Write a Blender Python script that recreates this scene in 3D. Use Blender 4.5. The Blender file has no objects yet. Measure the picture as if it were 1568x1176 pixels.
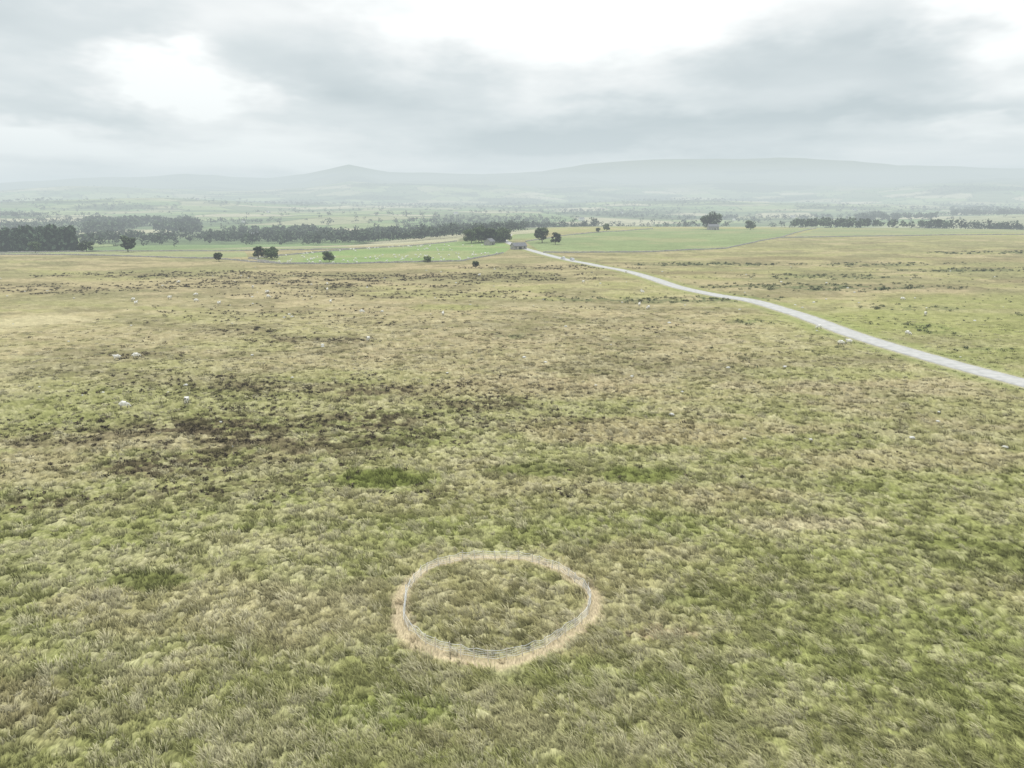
import bpy, math, time
import numpy as np
T0=time.time()
rng=np.random.default_rng(7)
scene=bpy.context.scene
scene.view_settings.view_transform='Standard'
scene.view_settings.look='None'
scene.view_settings.exposure=0
COL=scene.collection

# ---------------------------------------------------------------- numpy noise
def h2(ix,iy,seed):
    n=(ix*374761393+iy*668265263+seed*1442695041)&0xffffffff
    n=((n^(n>>13))*1274126177)&0xffffffff
    n=((n^(n>>15))*1103515245)&0xffffffff
    n=n^(n>>16)
    return n.astype(np.float64)/4294967296.0
def vn(x,y,seed=0):
    fx=np.floor(x);fy=np.floor(y)
    ix=fx.astype(np.int64);iy=fy.astype(np.int64)
    u=x-fx;v=y-fy
    u=u*u*u*(u*(u*6-15)+10);v=v*v*v*(v*(v*6-15)+10)
    a=h2(ix,iy,seed);b=h2(ix+1,iy,seed);c=h2(ix,iy+1,seed);d=h2(ix+1,iy+1,seed)
    return (a*(1-u)+b*u)*(1-v)+(c*(1-u)+d*u)*v
def fbm(x,y,seed=0,o=4):
    s=0;a=.5;t=0
    ca,sa=math.cos(.6),math.sin(.6)
    for i in range(o):
        s=s+a*vn(x,y,seed+i*17);t+=a;a*=.5
        x,y=(x*ca-y*sa)*2.03+11.3,(x*sa+y*ca)*2.03-7.1
    return s/t
def ss(a,b,x):
    t=np.clip((x-a)/(b-a),0,1);return t*t*(3-2*t)
def cells(x,y,size,seed):
    gx=x/size;gy=y/size
    ix=np.floor(gx).astype(np.int64);iy=np.floor(gy).astype(np.int64)
    f1=np.full(x.shape,9.);f2=np.full(x.shape,9.);cid=np.zeros(x.shape)
    for dx in(-1,0,1):
        for dy in(-1,0,1):
            jx=ix+dx;jy=iy+dy
            d=np.hypot((jx+h2(jx,jy,seed))-gx,(jy+h2(jx,jy,seed+5))-gy)
            m=d<f1
            f2=np.where(m,f1,np.minimum(f2,d))
            cid=np.where(m,h2(jx,jy,seed+9),cid)
            f1=np.where(m,d,f1)
    return f1,f2,cid

# ---------------------------------------------------------------- terrain
RIDGE_T=[-3,-1.2,-.72,-.58,-.44,-.33,-.28,-.22,-.165,-.04,.04,.10,.19,.36,.46,.52,.60,.72,1.2,3]
RIDGE_H=[200,260,300,350,410,390,440,560,480,460,500,585,630,625,575,500,480,430,300,200]
def macro(x,y):
    r=np.hypot(x,y)
    t=x/np.maximum(np.abs(y),1e-3)
    t=np.clip(t,-3,3)
    h=1.6*(fbm(x/95+3,y/95,1,3)-.5)*ss(30,140,r)
    h=h+5*(fbm(x/420,y/420,3,3)-.5)*ss(220,900,r)
    left=ss(.12,-.25,t)
    h=h-13*left*ss(520,1000,r)
    h=h+5*(1-left)*ss(350,950,r)-24*(1-left)*ss(1120,1700,r)
    h=h+30*(fbm(x/900+5,y/900,5,3)-.45)*ss(1100,2200,r)
    near_rise=62*ss(1150,4600,r)
    prof=np.interp(t,RIDGE_T,RIDGE_H)+50*(fbm(t*9+4,r/4000,31,3)-.5)-50
    u=np.clip((r-4800)/(9300-4800),0,1)
    rise=u**1.5
    hill=prof*rise*(1-.5*ss(9300,13000,r))
    hill=hill*(1+.8*(fbm(x/1500,y/1500,8,4)-.5)*ss(5000,6500,r)*(1-ss(8000,9300,r)))
    spur=(100*np.exp(-((t+.10)/.28)**2)+85*np.exp(-((t-.62)/.2)**2)+80*np.exp(-((t+.6)/.15)**2))*np.exp(-((r-6200)/900)**2)
    spur=spur+45*np.exp(-((t+.5)/.22)**2)*np.exp(-((r-3900)/500)**2)+38*np.exp(-((t-.25)/.25)**2)*np.exp(-((r-4300)/500)**2)
    return h+near_rise+hill+spur

ROAD=[(108,20),(103,60),(97,95),(91.6,123.6),(86.8,150.5),(84.4,175.5),(84.6,210),(81.5,239),(73.8,256),(67,281),(62.9,318),(57.1,356),(43,408),(31.2,453),(15.5,532),(4,592),(-8,690),(-2,820)]
def catmull(P,n):
    P=[np.array(p,float) for p in P];out=[]
    Q=[2*P[0]-P[1]]+P+[2*P[-1]-P[-2]]
    for i in range(1,len(Q)-2):
        for k in range(n):
            t=k/n
            out.append(.5*((2*Q[i])+(-Q[i-1]+Q[i+1])*t+(2*Q[i-1]-5*Q[i]+4*Q[i+1]-Q[i+2])*t*t+(-Q[i-1]+3*Q[i]-3*Q[i+1]+Q[i+2])*t**3))
    out.append(P[-1]);return np.array(out)
RP=catmull(ROAD,6)
def polydist(x,y,PL,pad=12):
    d=np.full(x.shape,1e3)
    for a,b in zip(PL[:-1],PL[1:]):
        m=(x>min(a[0],b[0])-pad)&(x<max(a[0],b[0])+pad)&(y>min(a[1],b[1])-pad)&(y<max(a[1],b[1])+pad)
        if not m.any():continue
        px=x[m];py=y[m];ab=b-a
        t=np.clip(((px-a[0])*ab[0]+(py-a[1])*ab[1])/(ab@ab),0,1)
        dd=np.hypot(px-a[0]-t*ab[0],py-a[1]-t*ab[1])
        d[m]=np.minimum(d[m],dd)
    return d
RC=(-1.4,50.2);RR=7.3
def rad_a(a): return RR+.22*np.sin(3*a+1)+.12*np.sin(5*a+2)+.06*np.sin(11*a)
def ringd(x,y):
    return np.abs(np.hypot(x-RC[0],y-RC[1])-rad_a(np.arctan2(y-RC[1],x-RC[0]))-.2)
TS=.82
def warp(x,y):
    return (1.0*(vn(x/1.3,y/1.3,301)-.5)+.35*(vn(x/.45,y/.45,303)-.5), 1.0*(vn(x/1.3+9,y/1.3,302)-.5)+.35*(vn(x/.45,y/.45,304)-.5))
def tuss(x,y):
    a,b=warp(x,y)
    f1,f2,cid=cells(x+a,y+b,TS,300)
    dome=np.clip(1-(f1/.75)**2,0,1);gap=1-ss(.0,.45,f2-f1)
    return dome,gap,cid
def micro(x,y,r,rd):
    k=ss(3.2,6.5,rd)
    h=.55*(fbm(x/5.2,y/4.2,42,2)-.4)*(1-ss(300,600,r))
    m=(r<240)&(y>-30)
    if m.any():
        d,g,c=tuss(x[m],y[m])
        h[m]+=(d*(.05+.25*c)+.07*vn(x[m]/.3,y[m]/.3,41)*(1-ss(60,110,r[m])))*(1-ss(110,230,r[m]))
    return h*k*(.3+.7*ss(.3,1.2,ringd(x,y)))
def height(x,y):
    x=np.asarray(x,float);y=np.asarray(y,float)
    r=np.hypot(x,y);rd=polydist(x,y,RP)
    return macro(x,y)+micro(x,y,r,rd)
def hz(x,y): return float(height(np.array([x]),np.array([y]))[0])

def inpoly(x,y,P):
    c=np.zeros(x.shape,bool);n=len(P)
    for i in range(n):
        x1,y1=P[i];x2,y2=P[(i+1)%n]
        m=((y1>y)!=(y2>y))
        with np.errstate(divide='ignore',invalid='ignore'):
            xi=(x2-x1)*(y-y1)/((y2-y1) if y2!=y1 else 1e-9)+x1
        c^=m&(x<xi)
    return c
FIELD_L=[(3,620),(-6,507),(-30,425),(-80,412),(-131,408),(-168,459),(-120,560),(-53,696),(-20,690)]
FIELD_L2=[(-176,480),(-190,462),(-260,480),(-420,540),(-420,580),(-200,540)]
FIELD_L3=[(-120,566),(-180,550),(-420,600),(-420,700),(-160,680)]
FIELD_R=[(22,512),(101,515),(159,540),(255,690),(412,985),(184,950),(50,735),(12,640)]
FIELD_R2=[(265,690),(420,985),(700,1000),(600,800)]
PATCH=[(-14.5,76.5,5.8,3.4,'rush',.9),(2.7,79.3,6,2.6,'rush',.75),(15.4,77.8,5.6,3.0,'rush',.75),
(-31.5,38.2,4.5,3,'brown',.6),(41,57.9,7,4,'rush',.5),(18,50.2,8,2.6,'rush',.45),(16,64.8,6,4,'green',.6),
(-30,53.5,4,1.6,'rush',.7),(2.5,41,8,2.6,'green',.6),(-7,37.4,6,2.4,'green',.8),(30,43.5,16,8,'green',.6),(25,55,16,6,'green',.5),
(-2,66,16,7,'green',.35),(-9,63,5,4,'green',.35),(-36,45,8,4,'green',.35),(36,74,8,3,'rush',.3),(-24,64,5,2,'rush',.3),(6,60.5,4,1.6,'rush',.4),
(18,95,22,8,'tan',.6),(29,64.5,9,1.8,'straw',.9),(11.2,45.8,3.2,.8,'tan',.8),(-22,60,10,4,'straw',.35),(-15,47,8,5,'straw',.35),(24,72,12,3,'tan',.4),(4,120,30,10,'tan',.4),
(-44,98,16,7,'dark',.95),(-42,80.5,9,4,'dark',.9),(-50,118,12,6,'dark',.85),(-24,117,11,6,'dark',.85),(-21,100,10,5,'dark',.85),
(-31,88,16,7,'dark',.75),(-5,109,9,4,'dark',.7),(-36,72,7,3,'dark',.55),(-28,76,6,2.4,'dark',.5),(-50,70,7,2.4,'dark',.7),(8,100,6,3,'dark',.5),(10,118,7,3,'dark',.5),(-3,98,6,3,'dark',.55),(-62,92,12,6,'dark',.6),(-14,92,8,3,'dark',.5),
(74,247,18,7,'gorse',.95),(59,240,20,6,'gorse',.7),(33,247,22,5,'gorse',.85),(126,283,44,13,'gorse',.85),(112,403,38,12,'gorse',.85),(150,330,38,12,'gorse',.6),
(109,182,8,9,'gorse',.9),(66,194,8,4,'gorse',.7),(105,154,7,3,'gorse',.8),(26,152,5,4,'gorse',.4),(1,171,6,4,'gorse',.6),
(-54,167,10,4,'dark',.7),(-38,165,6,4,'dark',.7),(-80,150,8,4,'dark',.6),(-70,180,10,4,'dark',.6),(-30,190,10,4,'dark',.5),(30,185,9,3,'dark',.4),(230,362,30,10,'gorse',.75),(330,480,44,12,'gorse',.75),(200,400,34,10,'gorse',.6),(128,222,16,6,'gorse',.6),(160,205,14,6,'gorse',.6),
(-135,196,17,16,'straw',.8),(-70,215,30,14,'dark',.3),(-20,225,16,10,'green',.45),(-110,130,25,12,'straw',.3),(60,130,22,8,'green',.45),(75,105,18,9,'green',.4),
(120,190,60,40,'green',.5),(105,145,20,16,'green',.5),(160,240,60,24,'green',.4),(-30,128,25,8,'green',.3),(-60,110,30,18,'green',.35),(10,230,24,10,'straw',.3),
(-90,300,60,20,'dark',.45),(-30,330,60,20,'dark',.45),(-150,340,60,18,'dark',.45),(20,380,40,14,'dark',.4),(-40,260,50,14,'dark',.4),(-180,280,50,16,'dark',.4),(90,350,40,14,'brown',.4),(250,300,60,20,'brown',.4),(180,450,60,20,'brown',.5),(300,420,80,24,'brown',.5)]
KC={'rush':(.135,.155,.04),'green':(.225,.25,.075),'brown':(.215,.175,.095),'tan':(.36,.285,.17),'straw':(.42,.37,.22),'dark':(.125,.10,.06),'gorse':(.12,.135,.065)}
def mixc(c,col,w):
    return c*(1-w[...,None])+np.array(col)[None,:]*w[...,None]
def colour(x,y):
    r=np.hypot(x,y)
    n1=fbm(x/14,y/7,60,4);n2=fbm(x/45,y/22,61,4);n3=fbm(x/3.2,y/2.4,62,3);n4=fbm(x/120,y/70,63,3)
    c=np.zeros(x.shape+(3,))+np.array((.30,.29,.13))
    c=mixc(c,(.355,.30,.17),ss(.42,.62,n2)*.75)
    c=mixc(c,(.235,.25,.085),ss(.45,.63,n1)*.75)
    fg=(1-ss(55,115,r))
    c=mixc(c,(.285,.295,.105),fg*(.3+.4*ss(.4,.6,n4+x*.004)))
    mid=ss(90,160,r)*(1-ss(650,950,r))
    c=mixc(c,(.34,.28,.165),mid*(.35+.5*ss(.38,.60,n4-np.clip(x,-80,120)*.0011)))
    c=mixc(c,(.19,.165,.09),mid*.7*ss(.50,.61,fbm(x/22,y/11,70,4)))
    c=mixc(c,(.21,.20,.10),ss(200,320,r)*(1-ss(650,950,r))*.55*ss(.50,.60,fbm(x/38,y/26,74,4)))
    c=mixc(c,(.42,.38,.24),ss(.50,.72,n3)*.35*(1-ss(160,400,r)))
    c=mixc(c,(.18,.18,.075),ss(.48,.30,n3)*.40*(1-ss(150,400,r)))
    for (px,py,rx,ry,k,s) in PATCH:
        m=(np.abs(x-px)<rx*1.9)&(np.abs(y-py)<ry*1.9)
        if not m.any():continue
        xx=x[m];yy=y[m]
        sc=max(.6,min(rx,ry)*.7)
        if k in('dark','gorse'):
            d=np.hypot((xx-px)/rx,(yy-py)/ry)
            sc2=max(.9,min(rx,ry)*.22)
            n5=fbm(xx/(sc2*1.5),yy/sc2,83,3)
            w=ss(1.35,.45,d)*ss(.43,.55,n5+.02)*s
        else:
            nn=fbm(xx/sc,yy/(sc*.6),80,3)
            if k=='rush': d=np.hypot((xx-px)/rx,(yy-py)/ry)*(.68+.6*nn);w=ss(1.12,.62,d)*s
            else: d=np.hypot((xx-px)/rx,(yy-py)/ry)*(.55+.95*nn);w=ss(1.1,.45,d)*s
        c[m]=mixc(c[m],KC[k],w)
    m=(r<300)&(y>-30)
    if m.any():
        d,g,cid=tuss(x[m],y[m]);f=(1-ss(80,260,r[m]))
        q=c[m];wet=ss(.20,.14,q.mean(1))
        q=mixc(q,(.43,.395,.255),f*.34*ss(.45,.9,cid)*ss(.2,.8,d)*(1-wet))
        q=q*(1-f*(.27*g+.22*(1-ss(.0,.7,d))))[:,None]  # shade between tussocks painted into the colour: gaps and dome edges darkened
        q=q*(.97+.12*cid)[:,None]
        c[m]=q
    m=(r>70)&(r<900)
    if m.any():
        f1,f2,cid=cells(x[m]+2.5*vn(x[m]/2,y[m]/2,5),y[m]*1.5+2*vn(x[m]/2,y[m]/2,6),2.8,320);f=ss(70,160,r[m])*(1-ss(600,900,r[m]))
        k=(.91+.18*cid)-.30*(cid>.80)*ss(.55,.3,f1)*ss(.42,.52,fbm(x[m]/30,y[m]/16,71,2))
        c[m]=c[m]*(1+(k-1)*f)[:,None]
    rr=np.hypot(x-RC[0],y-RC[1]);an=np.arctan2(y-RC[1],x-RC[0])
    wdt=.40+.55*np.maximum(np.cos(an-3.9),0)**2+.45*np.maximum(np.cos(an-.0),0)**2+1.2*(fbm(x/.9,y/.9,90,3)-.5)
    w=ss(wdt+.35,wdt*.2,np.abs(rr-rad_a(an)-.3))
    c=mixc(c,(.49,.395,.265),w*.8)
    for P,cc in((FIELD_L,(.20,.265,.105)),(FIELD_L2,(.25,.27,.135)),(FIELD_L3,(.215,.25,.125)),(FIELD_R,(.205,.245,.115)),(FIELD_R2,(.23,.25,.13))):
        m=inpoly(x,y,P)
        if m.any():
            v=fbm(x[m]/30,y[m]/12,95,4);v2=fbm(x[m]/8,y[m]/8,96,3)
            q=np.array(cc)*(.72+.4*v+.18*v2)[:,None]
            c[m]=mixc(q,(.30,.28,.15),ss(.52,.66,fbm(x[m]/50,y[m]/40,97,3))*.5)
    m=(r>620)&~inpoly(x,y,FIELD_R)&~inpoly(x,y,FIELD_R2)
    if m.any():
        xx=x[m];yy=y[m]
        f1,f2,cid=cells(xx+60*fbm(xx/300,yy/300,12,2),yy,230,50)
        pal=np.array([(.17,.23,.10),(.22,.26,.12),(.28,.28,.16),(.16,.19,.10),(.36,.34,.22),(.13,.17,.085),(.24,.28,.13)])
        fc=pal[(cid*6.99).astype(int)]*(.8+.4*fbm(xx/60,yy/60,14,3))[:,None]
        fc=mixc(fc,(.05,.07,.03),ss(.06,.03,f2-f1)*.6)
        tt=xx/np.maximum(yy,1)
        wl=np.where(tt>.04,ss(1050,1250,r[m]),ss(620,760,r[m]))
        fell=ss(5600,7400,r[m]+900*(fbm(xx/900,yy/900,15,3)-.5))
        fc=mixc(fc,(.12,.14,.075),fell)
        fc=mixc(fc,(.06,.08,.04),ss(.56,.64,fbm(xx/500,yy/350,16,4))*.8*ss(1500,2500,r[m])*(1-ss(8500,9500,r[m])))
        c[m]=c[m]*(1-wl[:,None])+fc*wl[:,None]
    rd=polydist(x,y,RP)
    c=mixc(c,(.235,.265,.095),ss(10,4,rd)*.6)
    c=mixc(c,(.36,.33,.22),ss(4.4,3.2,rd)*.8)
    return c

def make_mesh(name,V,faces,mat=None,col=None,smooth=False,link=True,nrm=None):
    me=bpy.data.meshes.new(name)
    V=np.ascontiguousarray(V,dtype=np.float32)
    me.vertices.add(len(V));me.vertices.foreach_set('co',V.ravel())
    idx=np.concatenate([f.ravel() for f in faces]).astype(np.int32)
    tot=np.concatenate([np.full(len(f),f.shape[1]) for f in faces]).astype(np.int32)
    st=np.concatenate([[0],np.cumsum(tot)[:-1]]).astype(np.int32)
    me.loops.add(len(idx));me.loops.foreach_set('vertex_index',idx)
    me.polygons.add(len(tot));me.polygons.foreach_set('loop_start',st);me.polygons.foreach_set('loop_total',tot)
    if smooth: me.polygons.foreach_set('use_smooth',np.ones(len(tot),bool))
    me.update(calc_edges=True)
    if col is not None:
        a=me.color_attributes.new('Col','FLOAT_COLOR','POINT')
        cc=np.ones((len(V),4),np.float32);cc[:,:3]=col
        a.data.foreach_set('color',cc.ravel())
    if nrm is not None:
        a=me.attributes.new('Nrm','FLOAT_VECTOR','POINT')
        a.data.foreach_set('vector',np.ascontiguousarray(nrm,dtype=np.float32).ravel())
    if mat: me.materials.append(mat)
    if not link: return me
    ob=bpy.data.objects.new(name,me);COL.objects.link(ob);return ob

# ---------------------------------------------------------------- materials
def newmat(name):
    m=bpy.data.materials.new(name);m.use_nodes=True
    nt=m.node_tree;b=nt.nodes['Principled BSDF'];b.inputs['Roughness'].default_value=.9
    b.inputs['Specular IOR Level'].default_value=.15
    return m,nt,b
def mat_ground():
    m=bpy.data.materials.new('moor_ground');m.use_nodes=True;nt=m.node_tree;N=nt.nodes.new;L=nt.links.new
    for n in list(nt.nodes):nt.nodes.remove(n)
    o=N('ShaderNodeOutputMaterial');b=N('ShaderNodeBsdfDiffuse');L(b.outputs[0],o.inputs['Surface'])
    at=N('ShaderNodeAttribute');at.attribute_name='Col'
    geo=N('ShaderNodeNewGeometry')
    last=at.outputs['Color']
    hs=None
    for sc,rot,lo,hi,det in(((9,2.4,4),.9,.66,1.32,2),((.4,.5,.4),0,.84,1.16,3)):
        mp=N('ShaderNodeMapping');mp.inputs['Scale'].default_value=sc;mp.inputs['Rotation'].default_value=(0,0,rot);L(geo.outputs['Position'],mp.inputs['Vector'])
        n=N('ShaderNodeTexNoise');n.inputs['Scale'].default_value=1;n.inputs['Detail'].default_value=det;n.inputs['Roughness'].default_value=.6
        L(mp.outputs[0],n.inputs['Vector'])
        mr=N('ShaderNodeMapRange');mr.inputs['From Min'].default_value=.3;mr.inputs['From Max'].default_value=.7
        mr.inputs['To Min'].default_value=lo;mr.inputs['To Max'].default_value=hi
        L(n.outputs['Fac'],mr.inputs['Value'])
        vm=N('ShaderNodeVectorMath');vm.operation='SCALE';L(last,vm.inputs[0]);L(mr.outputs[0],vm.inputs['Scale']);last=vm.outputs[0]
        if hs is None: hs=n.outputs['Fac']
    L(last,b.inputs['Color'])
    bp=N('ShaderNodeBump');bp.inputs['Strength'].default_value=.6;bp.inputs['Distance'].default_value=.1
    L(hs,bp.inputs['Height']);L(bp.outputs[0],b.inputs['Normal'])
    return m
def mat_attr(name,trans=.0):
    m=bpy.data.materials.new(name);m.use_nodes=True;nt=m.node_tree
    for n in list(nt.nodes):nt.nodes.remove(n)
    o=nt.nodes.new('ShaderNodeOutputMaterial');d=nt.nodes.new('ShaderNodeBsdfDiffuse')
    at=nt.nodes.new('ShaderNodeAttribute');at.attribute_name='Col'
    an=nt.nodes.new('ShaderNodeAttribute');an.attribute_name='Nrm'
    nt.links.new(at.outputs['Color'],d.inputs['Color']);nt.links.new(an.outputs['Vector'],d.inputs['Normal'])
    if trans:
        t=nt.nodes.new('ShaderNodeBsdfTranslucent');nt.links.new(at.outputs['Color'],t.inputs['Color'])
        mx=nt.nodes.new('ShaderNodeMixShader');mx.inputs[0].default_value=trans
        nt.links.new(d.outputs[0],mx.inputs[1]);nt.links.new(t.outputs[0],mx.inputs[2]);nt.links.new(mx.outputs[0],o.inputs['Surface'])
    else: nt.links.new(d.outputs[0],o.inputs['Surface'])
    return m
def mat_noise(name,c1,c2,scale=3,rough=.9,spec=.2,bump=0,metal=0):
    m,nt,b=newmat(name);N=nt.nodes.new;L=nt.links.new
    tc=N('ShaderNodeTexCoord');n=N('ShaderNodeTexNoise');n.inputs['Scale'].default_value=scale;n.inputs['Detail'].default_value=4
    L(tc.outputs['Object'],n.inputs['Vector'])
    cr=N('ShaderNodeValToRGB');cr.color_ramp.elements[0].position=.35;cr.color_ramp.elements[1].position=.65
    cr.color_ramp.elements[0].color=(*c1,1);cr.color_ramp.elements[1].color=(*c2,1)
    L(n.outputs['Fac'],cr.inputs[0]);L(cr.outputs[0],b.inputs['Base Color'])
    b.inputs['Roughness'].default_value=rough;b.inputs['Specular IOR Level'].default_value=spec;b.inputs['Metallic'].default_value=metal
    if bump:
        bp=N('ShaderNodeBump');bp.inputs['Strength'].default_value=bump;bp.inputs['Distance'].default_value=.05
        L(n.outputs['Fac'],bp.inputs['Height']);L(bp.outputs[0],b.inputs['Normal'])
    return m
M_ground=mat_ground();M_grass=mat_attr('moor_grass_blades',.3);M_leaf=mat_attr('leaves')
M_asph=mat_noise('worn_asphalt',(.36,.355,.34),(.46,.45,.43),.6)
M_wood=mat_noise('weathered_wood',(.50,.45,.37),(.66,.61,.52),6)
M_wire=mat_noise('galvanised_wire',(.66,.67,.66),(.78,.79,.78),8,.5,.5)
M_stone=mat_noise('limestone_rubble',(.20,.19,.17),(.36,.34,.31),1.2,bump=.5)
M_slate=mat_noise('slate_roof',(.13,.13,.14),(.20,.20,.21),2)
M_dark=mat_noise('dark_opening',(.02,.02,.02),(.03,.03,.03),2)
M_bark=mat_noise('bark',(.09,.07,.05),(.15,.12,.09),4)
M_fleece=mat_noise('fleece',(.66,.63,.57),(.80,.78,.72),9)
M_face=mat_noise('sheep_skin',(.14,.13,.11),(.24,.22,.19),9)
M_render=mat_noise('whitewashed_wall',(.62,.61,.58),(.74,.73,.70),1)
M_glass=mat_noise('window_glass',(.03,.035,.04),(.05,.055,.06),1,.1,.5)
M_tyre=mat_noise('tyre_rubber',(.02,.02,.02),(.03,.03,.03),5)
M_paintw=mat_noise('white_car_paint',(.74,.74,.74),(.78,.78,.78),1,.25,.5)
M_paints=mat_noise('silver_car_paint',(.45,.46,.47),(.5,.51,.52),1,.25,.5)
M_rock=mat_noise('pale_limestone',(.48,.47,.43),(.64,.63,.58),3)

# ---------------------------------------------------------------- build ground
def build_ground():
    r=[.02,4,9,14,18,22];
    while r[-1]<17000:
        q=r[-1];r.append(q+min(max(.13,q*q/21300*1.2),q*.0095))
    r=np.array(r)
    th=np.concatenate([np.linspace(-50,50,1300),np.arange(52,309,4.)])*math.pi/180
    R,TH=np.meshgrid(r,th,indexing='ij')
    X=(R*np.sin(TH)).ravel();Y=(R*np.cos(TH)).ravel()
    Z=height(X,Y)
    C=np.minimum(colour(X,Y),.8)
    nr,nt=R.shape
    i=np.arange(nr-1)[:,None]*nt;j=np.arange(nt)[None,:];j2=(j+1)%nt
    F=np.stack([i+j,i+j2,i+nt+j2,i+nt+j],-1).reshape(-1,4)[:,::-1]
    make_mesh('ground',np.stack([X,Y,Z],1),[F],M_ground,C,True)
    print('ground',len(X),'t',time.time()-T0)
build_ground()

# ---------------------------------------------------------------- grass
def build_grass(B=24,NX=25000):
    lo,hi,p=24.,230.,-.15
    u=rng.random(NX);r=(lo**p+u*(hi**p-lo**p))**(1/p)
    th=np.radians(rng.uniform(-47,47,NX));x=r*np.sin(th);y=r*np.cos(th)
    keep=(polydist(x,y,RP)>4.2)&((ringd(x,y)>.9)|(rng.random(len(x))<.12))
    x=x[keep];y=y[keep];r=r[keep];NT=len(x)
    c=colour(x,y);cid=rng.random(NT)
    rush=(c[:,1]>c[:,0]*1.10)&(c[:,1]<.19)
    S=(.5+.90*cid**1.3)*(.75+.5*vn(x/3,y/3,77))*(1+.25*rush)
    pale=(rng.random(NT)<.48)*(vn(x/2.5,y/2.,78)>.36)*ss(.13,.19,c.mean(1))*(1-rush)
    tc=c*(1-.5*pale[:,None])+np.array((.47,.43,.295))*.5*pale[:,None]
    tc=tc*(.88+.32*rng.random(NT))[:,None]
    tr=lambda a:np.repeat(a,B,axis=0)
    n=NT*B
    X=tr(x);Y=tr(y);SS=tr(S);RR_=tr(r)
    a=rng.uniform(0,2*math.pi,n);q=np.sqrt(rng.random(n));o=.27*q*SS*(1+RR_/200)
    bx=X+o*np.cos(a);by=Y+o*np.sin(a)
    bz=height(bx,by)-.03
    Ln=(.28+.30*rng.random(n))*SS*(1-.5*ss(80,230,RR_))
    lean=(.10+.5*rng.random(n))*(.3+.9*q)
    wd=.5*(fbm(X/25,Y/25,79,2)-.5)
    dx=np.cos(a)*lean-.42+wd+.16*rng.standard_normal(n);dy=np.sin(a)*lean+.38+.16*rng.standard_normal(n)
    w=(.009+.011*rng.random(n))*(1+RR_/55)
    wa=rng.uniform(-.7,.7,n)+.6;wx=np.cos(wa)*w;wy=np.sin(wa)*w
    V=np.empty((n,5,3))
    V[:,0]=np.stack([bx-wx,by-wy,bz],1);V[:,1]=np.stack([bx+wx,by+wy,bz],1)
    mx=bx+dx*Ln*.42;my=by+dy*Ln*.42;mz=bz+Ln*.56
    V[:,2]=np.stack([mx-wx*.85,my-wy*.85,mz],1);V[:,3]=np.stack([mx+wx*.85,my+wy*.85,mz],1)
    V[:,4]=np.stack([bx+dx*Ln*1.15,by+dy*Ln*1.15,bz+Ln*.66],1)
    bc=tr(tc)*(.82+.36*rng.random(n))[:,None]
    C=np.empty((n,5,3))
    C[:,0]=bc*.62;C[:,1]=bc*.62;C[:,2]=bc*1.22;C[:,3]=bc*1.22;C[:,4]=bc*1.5+.03  # root shade painted dark; pale tips brightened further to make up for lost light
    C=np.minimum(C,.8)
    Nn=np.stack([np.cos(a)*q*.55,np.sin(a)*q*.55-.15,np.ones(n)],1);Nn/=np.linalg.norm(Nn,axis=1)[:,None]
    Nn=np.repeat(Nn,5,0)
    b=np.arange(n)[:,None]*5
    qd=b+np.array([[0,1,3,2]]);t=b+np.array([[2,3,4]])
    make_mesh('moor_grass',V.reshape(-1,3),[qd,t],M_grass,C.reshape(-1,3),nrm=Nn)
    print('grass',n,time.time()-T0)
build_grass()

# ---------------------------------------------------------------- road
def strip(name,PL,w,lift,mat,skirt=.25,seg=1):
    P=np.asarray(PL);d=np.gradient(P,axis=0);d/=np.linalg.norm(d,axis=1)[:,None]
    nrm=np.stack([d[:,1],-d[:,0]],1)
    offs=[-w/2-.05,-w/2,-w/4,0,w/4,w/2,w/2+.05];zz=[-skirt,0,.03,.05,.03,0,-skirt]
    V=[]
    for o,z in zip(offs,zz):
        wob=.45*(fbm(np.arange(len(P))*.9,np.full(len(P),o),7,3)-.5)*(abs(o)>w*.4)
        q=P+nrm*(o+wob)[:,None];V.append(np.stack([q[:,0],q[:,1],macro(q[:,0],q[:,1])+lift+z],1))
    V=np.stack(V,1);n,k=V.shape[:2]
    i=np.arange(n-1)[:,None]*k;j=np.arange(k-1)[None,:]
    F=np.stack([i+j,i+j+1,i+k+j+1,i+k+j],-1).reshape(-1,4)
    return make_mesh(name,V.reshape(-1,3),[F],mat,None,True)
strip('road',catmull(ROAD,30),5.6,.12,M_asph)

# ---------------------------------------------------------------- helpers for solids
def empty(name,loc,rz=0,s=1):
    e=bpy.data.objects.new(name,None);e.location=loc;e.rotation_euler=(0,0,rz);e.scale=(s,s,s);COL.objects.link(e);return e
def child(name,V,F,mat,parent,smooth=False):
    me=bpy.data.meshes.new(name);me.from_pydata([tuple(v) for v in V],[],F);me.update()
    if smooth:
        for p in me.polygons:p.use_smooth=True
    me.materials.append(mat);o=bpy.data.objects.new(name,me);COL.objects.link(o);o.parent=parent;return o
def boxvf(cx,cy,cz,sx,sy,sz):
    V=[(cx+a*sx/2,cy+b*sy/2,cz+c*sz/2) for a in(-1,1) for b in(-1,1) for c in(-1,1)]
    F=[(0,1,3,2),(4,6,7,5),(0,4,5,1),(2,3,7,6),(0,2,6,4),(1,5,7,3)]
    return V,F
def joinvf(L):
    V=[];F=[]
    for v,f in L:
        o=len(V);V+=v;F+=[tuple(i+o for i in q) for q in f]
    return V,F
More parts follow.
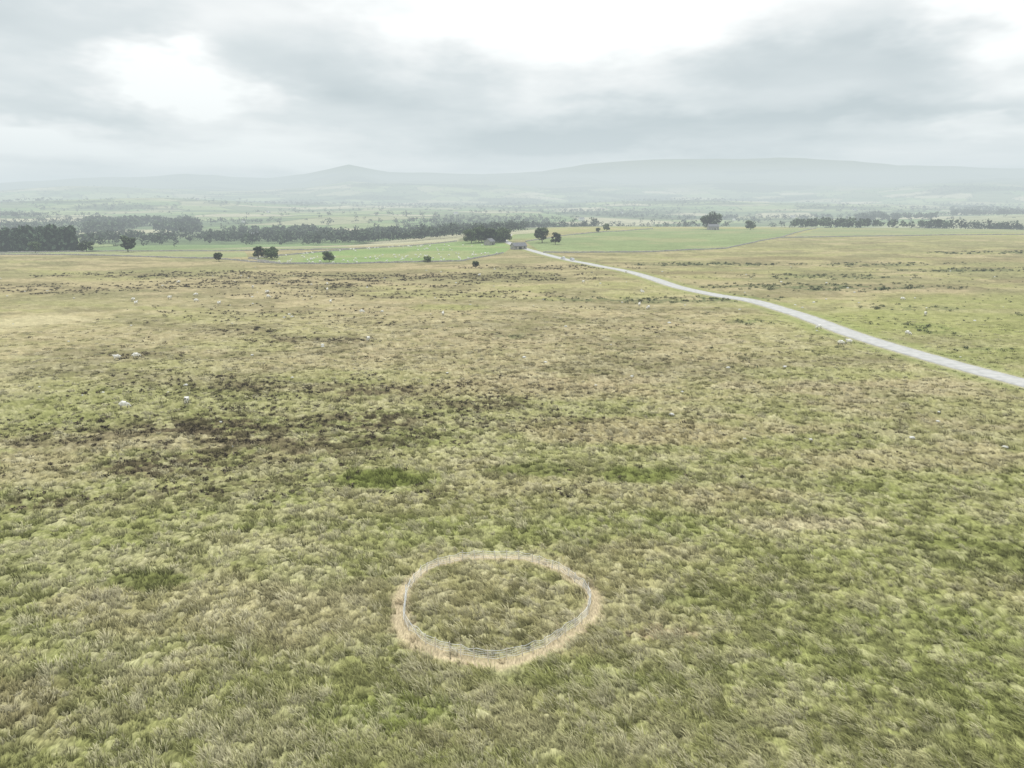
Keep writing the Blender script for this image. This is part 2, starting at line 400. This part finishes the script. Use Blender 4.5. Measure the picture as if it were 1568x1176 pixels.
def tube(P,rad,n=6,closed=False):
    P=[np.array(p,float) for p in P];V=[];F=[];m=len(P)
    for i,p in enumerate(P):
        a=P[(i+1)%m] if (closed or i<m-1) else p
        b=P[i-1] if (closed or i>0) else p
        t=a-b;t/=np.linalg.norm(t)+1e-9
        s=np.cross(t,(0,0,1.));
        if np.linalg.norm(s)<1e-3:s=np.array((1.,0,0))
        s/=np.linalg.norm(s);u=np.cross(s,t)
        rr=rad[i] if hasattr(rad,'__len__') else rad
        for k in range(n):
            an=2*math.pi*k/n;V.append(tuple(p+rr*(math.cos(an)*s+math.sin(an)*u)))
    for i in range(m if closed else m-1):
        j=(i+1)%m
        for k in range(n):
            F.append((i*n+k,i*n+(k+1)%n,j*n+(k+1)%n,j*n+k))
    if not closed:
        F.append(tuple(range(n))[::-1]);F.append(tuple((m-1)*n+k for k in range(n)))
    return V,F

# ---------------------------------------------------------------- ring fence
def ring_fence():
    e=empty('circular_wire_fence',(RC[0],RC[1],0))
    n=44;posts=[]
    rad=lambda a: float(rad_a(np.array(a)))
    for i in range(n):
        a=2*math.pi*i/n+rng.uniform(-.03,.03);r=rad(a)
        x=r*math.cos(a);y=r*math.sin(a);z=hz(RC[0]+x,RC[1]+y)
        lx,ly=rng.uniform(-.10,.10,2);H=.92+rng.uniform(-.12,.1)
        posts.append(tube([(x,y,z-.2),(x+lx*.5,y+ly*.5,z+H*.6),(x+lx,y+ly,z+H)],[.042,.04,.034],6))
    child('posts',*joinvf(posts),M_wood,e)
    m=176;gs=[hz(RC[0]+rad(2*math.pi*i/m)*math.cos(2*math.pi*i/m),RC[1]+rad(2*math.pi*i/m)*math.sin(2*math.pi*i/m)) for i in range(m)]
    gs=[np.mean([gs[(i+k)%m] for k in range(-3,4)]) for i in range(m)]
    rails=[]
    for h,t in((.82,.015),(.66,.010),(.5,.010),(.34,.010),(.18,.012)):
        P=[]
        for i in range(m):
            a=2*math.pi*i/m;r=rad(a)-.05+.05*math.sin(i*.9+h*9)
            P.append((r*math.cos(a),r*math.sin(a),gs[i]+h-.07*abs(math.sin(i*math.pi/4))*(h>.5)+.03*math.sin(i*1.3+h*5)))
        rails.append(tube(P,t,4,True))
    child('line_wires',*joinvf(rails),M_wire,e,True)
    net=[]
    for i in range(m*2):
        a=math.pi*i/m;r=rad(a)-.05;k=i//2
        net.append(tube([(r*math.cos(a),r*math.sin(a),gs[k]+.1),(r*math.cos(a),r*math.sin(a),gs[k]+.66)],.005,3))
    child('stock_netting',*joinvf(net),M_wire,e)
ring_fence()

# ---------------------------------------------------------------- sheep
def sheep_mesh(name,graze):
    if graze: nk=[((0,.56,.66),.13),((0,.72,.42),.09),((0,.78,.26),.085),((0,.84,.10),.05)]
    else: nk=[((0,.56,.92),.13),((0,.66,1.04),.10),((0,.76,1.04),.09),((0,.90,.94),.05)]
    vs=[((0,0,.72),.31),((0,-.40,.74),.25),((0,.36,.74),.25)];ed=[(0,1),(0,2)]
    prev=2
    for v in nk: vs.append(v);ed.append((prev,len(vs)-1));prev=len(vs)-1
    hd=prev-1
    for s in(-1,1):
        vs.append(((s*.13,nk[2][0][1]-.03,nk[2][0][2]+.05),.025));ed.append((hd,len(vs)-1))
        ch=[((s*.13,.36,.50),.085),((s*.13,.37,.29),.045),((s*.13,.36,.02),.036)];p=2
        for v in ch: vs.append(v);ed.append((p,len(vs)-1));p=len(vs)-1
        ch=[((s*.14,-.38,.54),.12),((s*.14,-.30,.44),.085),((s*.14,-.48,.28),.045),((s*.14,-.45,.02),.036)];p=1
        for v in ch: vs.append(v);ed.append((p,len(vs)-1));p=len(vs)-1
    vs.append(((0,-.66,.72),.05));ed.append((1,len(vs)-1));vs.append(((0,-.70,.50),.04));ed.append((len(vs)-2,len(vs)-1))
    me=bpy.data.meshes.new(name+'_cage');me.from_pydata([v for v,_ in vs],ed,[]);ob=bpy.data.objects.new(name+'_cage',me);COL.objects.link(ob)
    sk=ob.modifiers.new('s','SKIN');
    for i,(v,r) in enumerate(vs): me.skin_vertices[0].data[i].radius=(r,r)
    me.skin_vertices[0].data[0].use_root=True
    sb=ob.modifiers.new('b','SUBSURF');sb.levels=1
    dg=bpy.context.evaluated_depsgraph_get();m2=bpy.data.meshes.new_from_object(ob.evaluated_get(dg));m2.name=name
    bpy.data.objects.remove(ob)
    m2.materials.clear();m2.materials.append(M_fleece);m2.materials.append(M_face)
    for p in m2.polygons:
        c=p.center;p.use_smooth=True
        if (c.z<.36 and c.y<.6) or (graze and c.z<.36) or (not graze and c.y>.70): p.material_index=1
    return m2
SH=[sheep_mesh('sheep_grazing',True),sheep_mesh('sheep_standing',False)]
def sheep(x,y,rz,k=0,s=1.0,name='sheep'):
    o=bpy.data.objects.new(name,SH[k]);o.location=(x,y,hz(x,y)+.12);o.rotation_euler=(0,0,rz);o.scale=(s,s,s);COL.objects.link(o)
for i,(x,y) in enumerate([(79.0,181),(77.2,160.5),(75.2,160),(-82,144.5),(-78.5,145.5),(-51,107.5),(-60,106),(-33.5,163),(42.5,221),(41,228),
    (97,172),(-95,230),(-128,240),(-118,245),(-112,252),(-60,235),(-140,300),(30,300),(55,345),(-15,330),(-90,262),(-100,275),(-75,290),(-20,205),
    (-105,236),(-123,232),(-85,248),(120,205),(132,240),(48,262),(-45,212),(-70,270)]):
    sheep(x,y,rng.uniform(0,6.28) if i>2 else [1.5,1.4,-1.7][i],i%2,1.15)
def flock(name,pts):
    off=0;src=[]
    for m in SH:
        v=np.empty(len(m.vertices)*3);m.vertices.foreach_get('co',v);v=v.reshape(-1,3)
        f=[list(p.vertices) for p in m.polygons];src.append((v,f))
    VV=[];FF=[]
    for (x,y) in pts:
        v,f=src[rng.integers(2)];a=rng.uniform(0,6.28);c,s=math.cos(a),math.sin(a)
        w=v*1.15;w=np.stack([w[:,0]*c-w[:,1]*s+x,w[:,0]*s+w[:,1]*c+y,w[:,2]+hz(x,y)],1)
        VV.append(w);FF+=[[i+off for i in q] for q in f];off+=len(w)
    me=bpy.data.meshes.new(name);me.from_pydata(np.concatenate(VV).tolist(),[],FF);me.materials.append(M_fleece)
    o=bpy.data.objects.new(name,me);COL.objects.link(o)
fp=[]
while len(fp)<120:
    x=rng.uniform(-165,0);y=rng.uniform(405,640)
    if inpoly(np.array([x]),np.array([y]),FIELD_L)[0] and vn(np.array([x/30]),np.array([y/30]),5)[0]>.42: fp.append((x,y))
flock('flock_of_sheep',fp)

def stones():
    import bmesh
    bm=bmesh.new();bmesh.ops.create_icosphere(bm,subdivisions=2,radius=1);bv=np.array([v.co[:] for v in bm.verts]);bf=np.array([[v.index for v in f.verts] for f in bm.faces]);bm.free()
    Vs=[];Fs=[];off=0
    for i in range(150):
        th=math.radians(rng.uniform(-40,42));r=rng.uniform(95,420);x=r*math.sin(th);y=r*math.cos(th)
        if polydist(np.array([x]),np.array([y]),RP)[0]<5:continue
        s=rng.uniform(.14,.42)
        k=1+.35*(vn(bv[:,0]*1.7+i*7,bv[:,1]*1.7+bv[:,2],3)-.5)
        w=bv*k[:,None]*np.array([s*1.3,s,s*.7])+np.array([x,y,hz(x,y)+s*.25])
        Vs.append(w);Fs.append(bf+off);off+=len(bv)
    make_mesh('limestone_boulders',np.concatenate(Vs),[np.concatenate(Fs)],M_rock)
stones()

# ---------------------------------------------------------------- trees
def leafcloud(cen,rad,n,size,seed,base,zsq=.8):
    g=np.random.default_rng(seed)
    k=g.integers(0,len(cen),n);C=cen[k];R=rad[k]
    d=g.standard_normal((n,3));d/=np.linalg.norm(d,axis=1)[:,None]
    rr=R*(.45+.6*g.random(n)**.5)
    P=C+d*rr[:,None]*np.array([1,1,zsq])
    s=size*(.6+.8*g.random(n))
    nn=d+.7*g.standard_normal((n,3));nn/=np.linalg.norm(nn,axis=1)[:,None]
    a=np.cross(nn,g.standard_normal((n,3)));a/=np.linalg.norm(a,axis=1)[:,None];b=np.cross(nn,a)
    V=np.stack([P-a*s[:,None],P-b*s[:,None]*.6,P+a*s[:,None],P+b*s[:,None]*.6],1)
    lobe=.75+.5*g.random(len(cen))
    col=np.array(base)[None,:]*(lobe[k]*(.75+.5*g.random(n)))[:,None]
    col=np.repeat(col,4,0)
    nr=d+.35*g.standard_normal((n,3))+np.array([0,0,.35]);nr/=np.linalg.norm(nr,axis=1)[:,None]
    return V.reshape(-1,3),np.arange(4*n).reshape(-1,4),col,np.repeat(nr,4,0)
def tree_parts(seed,H,W,nleaf=3800,lobes=26,base=(.13,.175,.08)):
    g=np.random.default_rng(seed)
    a=g.uniform(0,6.28,lobes);rr=np.sqrt(g.random(lobes))*W*.36;z=H*(.24+.60*g.random(lobes))
    z=np.where(rr>W*.27,np.minimum(z,H*.68),z)
    cen=np.stack([rr*np.cos(a),rr*np.sin(a),z],1);rad=W*g.uniform(.10,.19,lobes)
    LC=leafcloud(cen,rad,nleaf,H*.032,seed+1,base)
    T=[tube([(0,0,-.5),(0.1,0,H*.15),(0,.1,H*.4),(.1,0,H*.75)],[H*.04,H*.03,H*.022,H*.008],8)]
    for i in range(0,lobes,2):
        c=cen[i];T.append(tube([(0,0,H*.22+.1*i/lobes*H),tuple(c*np.array([.5,.5,.85])),tuple(c)],[H*.012,H*.008,H*.003],5))
    return LC,joinvf(T)
def tree_meshes(name,seed,H,W,**k):
    (V,F,C,Nn),(tv,tf)=tree_parts(seed,H,W,**k)
    cm=make_mesh(name+'_crown',V,[F],M_leaf,C,link=False,nrm=Nn)
    tm=bpy.data.meshes.new(name+'_trunk');tm.from_pydata(tv,[],tf);tm.materials.append(M_bark)
    return cm,tm
TM=[tree_meshes('tree',s,12,W) for s,W in((11,13),(12,12),(13,14.5),(14,11))]
def tree(x,y,s,k,name='sycamore_tree',rz=0):
    e=empty(name,(x,y,hz(x,y)-.1),rz,s)
    for nm,me in(('crown',TM[k][0]),('trunk_and_limbs',TM[k][1])):
        o=bpy.data.objects.new(nm,me);COL.objects.link(o);o.parent=e
for i,(x,y,s,k) in enumerate([(-36,640,1.2,0),(-27,648,1.35,2),(-19,636,1.2,1),(-30,655,1.25,3),(-11,640,1.15,2),(-6,650,1.2,0),(26,625,1.2,1),(36,600,.95,3),
    (252,920,2.0,2),(305,930,1.15,0),(112,860,.85,3),(95,800,.5,1)]):
    tree(x,y,s,k,rz=i*1.3)
for i,(x,y,s,k) in enumerate([(-108,425,.62,0),(-176,432,.5,1),(-160,455,.75,3),(-150,450,.7,2),(-155,462,.7,0),(-19,375,.34,1),(-49,418,.35,2),(-290,545,1.15,3),(-330,560,.8,2),(-370,560,.8,1),(-350,585,.6,0)]):
    tree(x,y,s,k,'hawthorn_tree',rz=i*2.1)

def scatter(name,pts,heights,nleaf=90,base=(.10,.135,.075),kind='round',mat=None,leaf=.11):
    tpl=[]
    for s in range(5):
        g=np.random.default_rng(100+s)
        if kind=='conifer':
            L=7;z=np.linspace(.15,.92,L);cen=np.stack([g.normal(0,.03,L),g.normal(0,.03,L),z],1);rad=.26*(1.08-z)+.03
        elif kind=='clump':
            L=5;a=g.uniform(0,6.28,L);rr=np.sqrt(g.random(L))*.8;cen=np.stack([rr*np.cos(a),rr*np.sin(a)*.7,.2+.25*g.random(L)],1);rad=g.uniform(.35,.6,L)
        else:
            L=8;a=g.uniform(0,6.28,L);rr=np.sqrt(g.random(L))*.3;cen=np.stack([rr*np.cos(a),rr*np.sin(a),.3+.5*g.random(L)],1);rad=g.uniform(.14,.24,L)
        tpl.append(leafcloud(cen,rad,nleaf,leaf,200+s,base))
    Vs=[];Fs=[];Cs=[];Ns=[];off=0
    P=np.array(pts);Z=height(P[:,0],P[:,1])
    for i in range(len(P)):
        V,F,C,Nn=tpl[i%5];a=rng.uniform(0,6.28);c,s=math.cos(a),math.sin(a);h=heights[i]
        w=V*h;w=np.stack([w[:,0]*c-w[:,1]*s+P[i,0],w[:,0]*s+w[:,1]*c+P[i,1],w[:,2]+Z[i]],1)
        Ns.append(np.stack([Nn[:,0]*c-Nn[:,1]*s,Nn[:,0]*s+Nn[:,1]*c,Nn[:,2]],1))
        Vs.append(w);Fs.append(F+off);Cs.append(C*rng.uniform(.7,1.35));off+=len(V)
    make_mesh(name,np.concatenate(Vs),[np.concatenate(Fs)],M_leaf,np.concatenate(Cs),nrm=np.concatenate(Ns))
def region(t0,t1,y0,y1,n,thr=0,sc=60,seed=0):
    out=[]
    while len(out)<n:
        t=rng.uniform(t0,t1);y=rng.uniform(y0,y1);x=t*y
        if thr and fbm(np.array([x/sc]),np.array([y/sc]),seed,2)[0]<thr:continue
        out.append((x,y))
    return out
p=[q for q in region(-.85,-.605,540,820,650) if q[1]>540+ (q[0]/q[1]+.85)*350]
scatter('conifer_plantation',p,rng.uniform(13,23,len(p)),110,(.075,.11,.065),'conifer')
p=region(-.585,-.43,1280,1700,330,.50,70,3);scatter('distant_woodland',p,rng.uniform(14,26,len(p)))
p=region(-.43,-.27,1000,1400,170,.54,60,4)+region(-.28,-.06,850,1300,110,.56,50,5)+region(-.6,-.2,850,1250,60);scatter('distant_woodland',p,rng.uniform(8,18,len(p)))
p=region(.385,.49,1020,1120,70,.45,20,6)+region(.49,.6,1050,1150,16);scatter('shelter_belt',p,rng.uniform(8,17,len(p)))
p=region(.60,.80,2300,3100,300,.4,120,7)+region(.47,.58,1900,2200,90,.45,80,8);scatter('distant_woodland',p,rng.uniform(15,24,len(p)),60)
def hedges():
    n=100000
    r=850+5400*rng.random(n)**1.4;t=rng.uniform(-.85,.85,n)
    y=r/np.sqrt(1+t*t);x=t*y
    f1,f2,cid=cells(x+60*fbm(x/300,y/300,12,2),y,230,50)
    keep=((f2-f1<.035)&(rng.random(n)<.28)&(fbm(x/400,y/300,19,2)>.40))|(rng.random(n)<.009)|((fbm(x/500,y/350,16,4)>.59)&(rng.random(n)<.2))
    keep&=~((t>.02)&(r<1250))
    x=x[keep];y=y[keep];print('hedge trees',len(x))
    scatter('hedgerow_trees',np.stack([x,y],1),rng.uniform(8,18,len(x)),24,(.075,.10,.06),kind='round')
hedges()
def clumps(kinds,name,base,hl,hh,dens,nleaf,leaf,extra=()):
    P=[];H=[]
    for (px,py,rx,ry,k,s) in PATCH:
        if k not in kinds:continue
        n=int(rx*ry*4*dens*s)
        x=px+rng.uniform(-1.3,1.3,n)*rx;y=py+rng.uniform(-1.3,1.3,n)*ry
        d=np.hypot((x-px)/rx,(y-py)/ry);sc2=max(.9,min(rx,ry)*.22)
        n5=fbm(x/(sc2*1.5),y/sc2,83,3)
        kp=(d<1.3)&(n5>.44+.11*d)&(polydist(x,y,RP)>5.5)
        P+=list(zip(x[kp],y[kp]));H+=list(rng.uniform(hl,hh,kp.sum())*(1+.5*min(1,py/400)))
    for (x0,x1,y0,y1,n,thr) in extra:
        x=rng.uniform(x0,x1,n);y=rng.uniform(y0,y1,n)
        kp=(fbm(x/9,y/5,84,3)>thr)&(polydist(x,y,RP)>5.5)&(ringd(x,y)>1.5)
        P+=list(zip(x[kp],y[kp]));H+=list(rng.uniform(hl,hh,kp.sum())*(.6+.6*rng.random(kp.sum())))
    print(name,len(P));scatter(name,P,H,nleaf,base,'clump',leaf=leaf)
clumps(('gorse',),'gorse_scrub',(.12,.14,.075),.3,.75,.32,46,.17,[(30,260,130,420,1500,.57)])
clumps(('dark',),'heather_clumps',(.125,.10,.07),.2,.5,1.0,40,.2,[(-75,10,70,130,2400,.53),(-120,60,130,300,1500,.56),(-20,60,76,110,200,.57)])

# ---------------------------------------------------------------- walls
def wall(name,PL,h=1.3,t=.6):
    P=[]
    for a,b in zip(PL[:-1],PL[1:]):
        n=max(2,int(math.hypot(b[0]-a[0],b[1]-a[1])/2.0))
        for i in range(n):P.append((a[0]+(b[0]-a[0])*i/n,a[1]+(b[1]-a[1])*i/n))
    P.append(PL[-1]);P=np.array(P);d=np.gradient(P,axis=0);d/=np.linalg.norm(d,axis=1)[:,None];nr=np.stack([d[:,1],-d[:,0]],1)
    Z=height(P[:,0],P[:,1]);H=h+rng.uniform(-.25,.12,len(P));V=[]
    for o,z in((-t/2,-.4),(-t*.3,1),(-t*.12,1.12),(t*.12,1.12),(t*.3,1),(t/2,-.4)):
        q=P+nr*o;V.append(np.stack([q[:,0],q[:,1],Z+(H*z if z>0 else z)],1))
    V=np.stack(V,1);n,k=V.shape[:2];i=np.arange(n-1)[:,None]*k;j=np.arange(k-1)[None,:]
    F=np.stack([i+j,i+j+1,i+k+j+1,i+k+j],-1).reshape(-1,4)
    make_mesh(name,V.reshape(-1,3),[F],M_stone)
wall('dry_stone_wall',[(-6,507),(-30,425),(-80,412),(-131,408),(-190,458),(-260,478),(-420,540)],.85)
wall('dry_stone_wall',[(22,512),(101,515),(159,540),(255,690),(412,985)],.85)
wall('dry_stone_wall',[(-131,408),(-168,459),(-120,560),(-53,696)],.85)
wall('dry_stone_wall',[(12,640),(50,735),(184,950)],.85)
wall('dry_stone_wall',[(-420,582),(-200,543),(-120,562)],.85)
wall('dry_stone_wall',[(255,690),(420,720),(700,760)],.85)

# ---------------------------------------------------------------- buildings
def house(name,x,y,rz,L,W,H,walls,chim=True,outs=True):
    e=empty(name,(x,y,hz(x,y)-.15),rz);rh=W*.38
    V=[(-L/2,-W/2,0),(L/2,-W/2,0),(L/2,W/2,0),(-L/2,W/2,0),(-L/2,-W/2,H),(L/2,-W/2,H),(L/2,W/2,H),(-L/2,W/2,H),(-L/2,0,H+rh),(L/2,0,H+rh)]
    F=[(0,1,5,4),(2,3,7,6),(1,2,6,9,5),(3,0,4,8,7)]
    child('walls',V,F,walls,e)
    o=.35;t=.16;s=rh/(W/2)
    def slope(sg):
        y0=sg*(W/2+o);z0=H-o*s+.05;z1=H+rh+.05
        v=[(-L/2-o,y0,z0),(L/2+o,y0,z0),(L/2+o,0,z1),(-L/2-o,0,z1)]
        v+=[(a,b,c+t) for a,b,c in v];return v,[(0,3,2,1),(4,5,6,7),(0,1,5,4),(1,2,6,5),(2,3,7,6),(3,0,4,7)]
    child('roof',*joinvf([slope(1),slope(-1)]),M_slate,e)
    if chim:
        child('chimneys',*joinvf([boxvf(sx*(L/2-.6),0,H+rh+.5,.8,.6,1.5) for sx in(-1,1)]),M_stone,e)
    W_=[]
    k=max(2,int(L/3.2))
    for sy in(-1,1):
        for i in range(k):
            xx=-L/2+L*(i+.5)/k
            if i==k//2: continue
            W_.append(boxvf(xx,sy*(W/2+.01),1.5,.9,.06,1.1))
            if H>4: W_.append(boxvf(xx,sy*(W/2+.01),4.0,.9,.06,1.0))
    child('windows',*joinvf(W_),M_glass,e)
    xx=-L/2+L*(k//2+.5)/k
    child('door',*joinvf([boxvf(xx,sy*(W/2+.01),1.1,1.4 if chim else 2.4,.08,2.1) for sy in(-1,1)]),M_dark,e)
    return e
house('stone_barn',5,552,.5,11,6,2.8,M_stone,False)
house('stone_farmhouse',-12,655,.2,12,7,4.6,M_stone)
house('stone_barn',-19,612,1.2,10,6,3.2,M_stone,False)
house('stone_farmhouse',250,905,.1,13,7,4.4,M_stone)
for i,(x,y) in enumerate([(-420,1180),(-330,1250),(-700,1900),(-150,1500),(200,2100),(700,2300),(-900,2700),(1000,2600),(-200,2600),(450,3000),(1500,3200),(-1500,3500)]):
    house('whitewashed_farmhouse',x,y,i*.9,16,8,5.5,M_render)

# ---------------------------------------------------------------- cars
def car(name,x,y,rz,paint):
    e=empty(name,(x,y,float(macro(np.array([x]),np.array([y]))[0])+.17),rz)
    prof=[(-2.1,.32),(-2.12,.75),(-2.0,1.0),(-1.75,1.38),(-1.3,1.47),(.1,1.45),(.85,1.02),(1.85,.86),(2.08,.7),(2.1,.32)]
    ins=[0,0,0,.14,.17,.16,.04,.03,.04,0];V=[];n=len(prof)
    for s in(-1,1):
        for (a,b),i in zip(prof,ins): V.append((s*(.86-i),a,b))
    F=[tuple(range(n))[::-1],tuple(range(n,2*n))]+[(i,(i+1)%n,n+(i+1)%n,n+i) for i in range(n)]
    child('body',V,F,paint,e)
    G=[]
    for s in(-1,1):
        v=[(s*.855,-1.75,1.02),(s*.855,.65,1.02),(s*.735,.02,1.38),(s*.725,-1.3,1.40)];v=[(a+s*.02,b,c) for a,b,c in v];G.append((v,[(0,1,2,3)]))
    G.append(([(-.74,.17,1.42),(.74,.17,1.42),(.8,.78,1.09),(-.8,.78,1.09)],[(0,1,2,3)]))
    G.append(([(-.7,-1.83,1.33),(.7,-1.83,1.33),(.78,-2.02,1.04),(-.78,-2.02,1.04)],[(0,1,2,3)]))
    child('windows',*joinvf(G),M_glass,e)
    W=[tube([(sx*.70,yy,.31),(sx*.90,yy,.31)],.31,14) for sx in(-1,1) for yy in(-1.3,1.3)]
    child('wheels',*joinvf(W),M_tyre,e)
def rpt(y,off):
    i=np.argmin(np.abs(RP[:,1]-y));d=RP[i+1]-RP[i-1];d/=np.linalg.norm(d);n=np.array([d[1],-d[0]])
    p=RP[i]+(n*off)+d*(y-RP[i,1])/max(d[1],.2);return p[0],p[1],math.atan2(-d[0],d[1])
x,y,a=rpt(446,-1.3);car('car',x,y,a,M_paintw)
x,y,a=rpt(436,1.3);car('car',x,y,a+math.pi,M_paints)

# ---------------------------------------------------------------- haze layer
def haze():
    s=18000;top=400
    V,F=boxvf(0,0,(top-330)/2,2*s,2*s,top+330)
    me=bpy.data.meshes.new('atmospheric_haze');me.from_pydata(V,[],F);me.update()
    m=bpy.data.materials.new('haze');m.use_nodes=True;nt=m.node_tree
    for n in list(nt.nodes):nt.nodes.remove(n)
    out=nt.nodes.new('ShaderNodeOutputMaterial');ab=nt.nodes.new('ShaderNodeVolumeAbsorption');em=nt.nodes.new('ShaderNodeEmission');ad=nt.nodes.new('ShaderNodeAddShader')
    sg=1/3600
    ab.inputs['Color'].default_value=(0,0,0,1);ab.inputs['Density'].default_value=sg
    em.inputs['Color'].default_value=(.685,.765,.79,1);em.inputs['Strength'].default_value=sg
    nt.links.new(ab.outputs[0],ad.inputs[0]);nt.links.new(em.outputs[0],ad.inputs[1]);nt.links.new(ad.outputs[0],out.inputs['Volume'])
    me.materials.append(m);o=bpy.data.objects.new('atmospheric_haze',me);COL.objects.link(o)
haze()

# ---------------------------------------------------------------- sky
SUN_EL,SUN_AZ=60,-20
def sky():
    w=bpy.data.worlds.new('World');scene.world=w;w.use_nodes=True;nt=w.node_tree
    for n in list(nt.nodes):nt.nodes.remove(n)
    N=nt.nodes.new;L=nt.links.new
    out=N('ShaderNodeOutputWorld');bg=N('ShaderNodeBackground');bg.inputs['Strength'].default_value=.1;L(bg.outputs[0],out.inputs[0])
    st=N('ShaderNodeTexSky');st.sky_type='NISHITA';st.sun_disc=False;st.sun_elevation=math.radians(SUN_EL);st.sun_rotation=math.radians(SUN_AZ)
    tc=N('ShaderNodeTexCoord');D=tc.outputs['Generated']
    def math_(op,a,b=None,c=None):
        n=N('ShaderNodeMath');n.operation=op
        for i,v in enumerate((a,b,c)):
            if v is None:continue
            if isinstance(v,(int,float)):n.inputs[i].default_value=v
            else:L(v,n.inputs[i])
        return n.outputs[0]
    def vm(op,a,b):
        n=N('ShaderNodeVectorMath');n.operation=op
        for i,v in enumerate((a,b)):
            if isinstance(v,tuple):n.inputs[i].default_value=v
            else:L(v,n.inputs[i])
        return n
    sep=N('ShaderNodeSeparateXYZ');L(D,sep.inputs[0]);X,Y,Z=sep.outputs
    zz=math_('ADD',math_('MAXIMUM',Z,0.),.07)
    cmb=N('ShaderNodeCombineXYZ');L(math_('DIVIDE',X,zz),cmb.inputs[0]);L(math_('DIVIDE',Y,zz),cmb.inputs[1])
    def noise(vec,sc,det,rough=.55,off=(0,0,0)):
        m=vm('ADD',vec,off).outputs[0]
        n=N('ShaderNodeTexNoise');n.inputs['Scale'].default_value=sc;n.inputs['Detail'].default_value=det;n.inputs['Roughness'].default_value=rough;L(m,n.inputs['Vector']);return n
    n1=noise(cmb.outputs[0],.55,4,.5,(3,7,0))
    nd=noise(vm('MULTIPLY',D,(1,1,2.6)).outputs[0],5.5,4,.6)
    dv=vm('SUBTRACT',nd.outputs['Color'],(.5,.5,.5)).outputs[0]
    DD=vm('ADD',D,vm('MULTIPLY',dv,(.28,.1,.12)).outputs[0]).outputs[0]
    def blob(az,el,sx,sz,amp):
        a=math.radians(az);e=math.radians(el);c=(math.sin(a)*math.cos(e),math.cos(a)*math.cos(e),math.sin(e))
        s=vm('MULTIPLY',vm('SUBTRACT',DD,c).outputs[0],(1/sx,1/sx,1/sz)).outputs[0]
        ln=N('ShaderNodeVectorMath');ln.operation='LENGTH';L(s,ln.inputs[0])
        mr=N('ShaderNodeMapRange');mr.interpolation_type='SMOOTHSTEP';mr.inputs['From Min'].default_value=1.35;mr.inputs['From Max'].default_value=.2
        mr.inputs['To Min'].default_value=0;mr.inputs['To Max'].default_value=amp;L(ln.outputs['Value'],mr.inputs['Value']);return mr.outputs[0]
    f=math_('MULTIPLY_ADD',math_('SUBTRACT',n1.outputs['Fac'],.5),1.5,.50)
    for b in((3.5,13.6,.28,.09,.80),(-24,8.0,.13,.042,.75),(34,12,.13,.07,.8),(-16,5.0,.14,.022,.25),(33,5.2,.09,.018,.40),(-30,3.5,.3,.03,.45),(-12,3.2,.2,.02,.2),
             (-31,11.5,.14,.045,-.32),(-11.5,10.5,.14,.06,-.22),(-31,6.2,.12,.022,-.30),(21,9.3,.20,.06,-.34),(10,5.6,.34,.035,-.48),(29,6.5,.15,.02,-.25)):
        f=math_('ADD',f,blob(*b))
    f=math_('MINIMUM',math_('MAXIMUM',f,0.),1.)
    cr=N('ShaderNodeValToRGB');L(f,cr.inputs[0]);E=cr.color_ramp.elements
    E[0].position=0;E[0].color=(.42,.50,.53,1);E[1].position=1;E[1].color=(1.3,1.3,1.27,1)
    e=E.new(.45);e.color=(.76,.81,.82,1);e=E.new(.72);e.color=(1.02,1.03,1.02,1)
    zen=math_('MULTIPLY_ADD',math_('POWER',math_('MAXIMUM',math_('SUBTRACT',Z,.27),0.),.8),20.,10.)
    sc=N('ShaderNodeVectorMath');sc.operation='SCALE';L(cr.outputs[0],sc.inputs[0]);L(zen,sc.inputs['Scale'])
    mx=N('ShaderNodeMix');mx.data_type='RGBA';mx.inputs['Factor'].default_value=.96;L(st.outputs[0],mx.inputs[6]);L(sc.outputs[0],mx.inputs[7])
    L(mx.outputs[2],bg.inputs['Color'])
sky()
sl=bpy.data.lights.new('sun','SUN');sl.energy=1.5;sl.angle=math.radians(12);sl.color=(1,.96,.9)
so=bpy.data.objects.new('sun',sl);COL.objects.link(so)
from mathutils import Vector
a=math.radians(SUN_AZ);e=math.radians(SUN_EL)
sd=Vector((math.sin(a)*math.cos(e),math.cos(a)*math.cos(e),math.sin(e)))
so.rotation_euler=sd.to_track_quat('Z','Y').to_euler()

# ---------------------------------------------------------------- camera
cam=bpy.data.cameras.new('camera');cam.sensor_width=36;cam.lens=36*1088/1568;cam.clip_end=60000;cam.clip_start=.5
co=bpy.data.objects.new('camera',cam);COL.objects.link(co);co.location=(0,0,30);co.rotation_euler=(math.radians(90-13.8),0,0)
scene.camera=co
print('done',time.time()-T0)
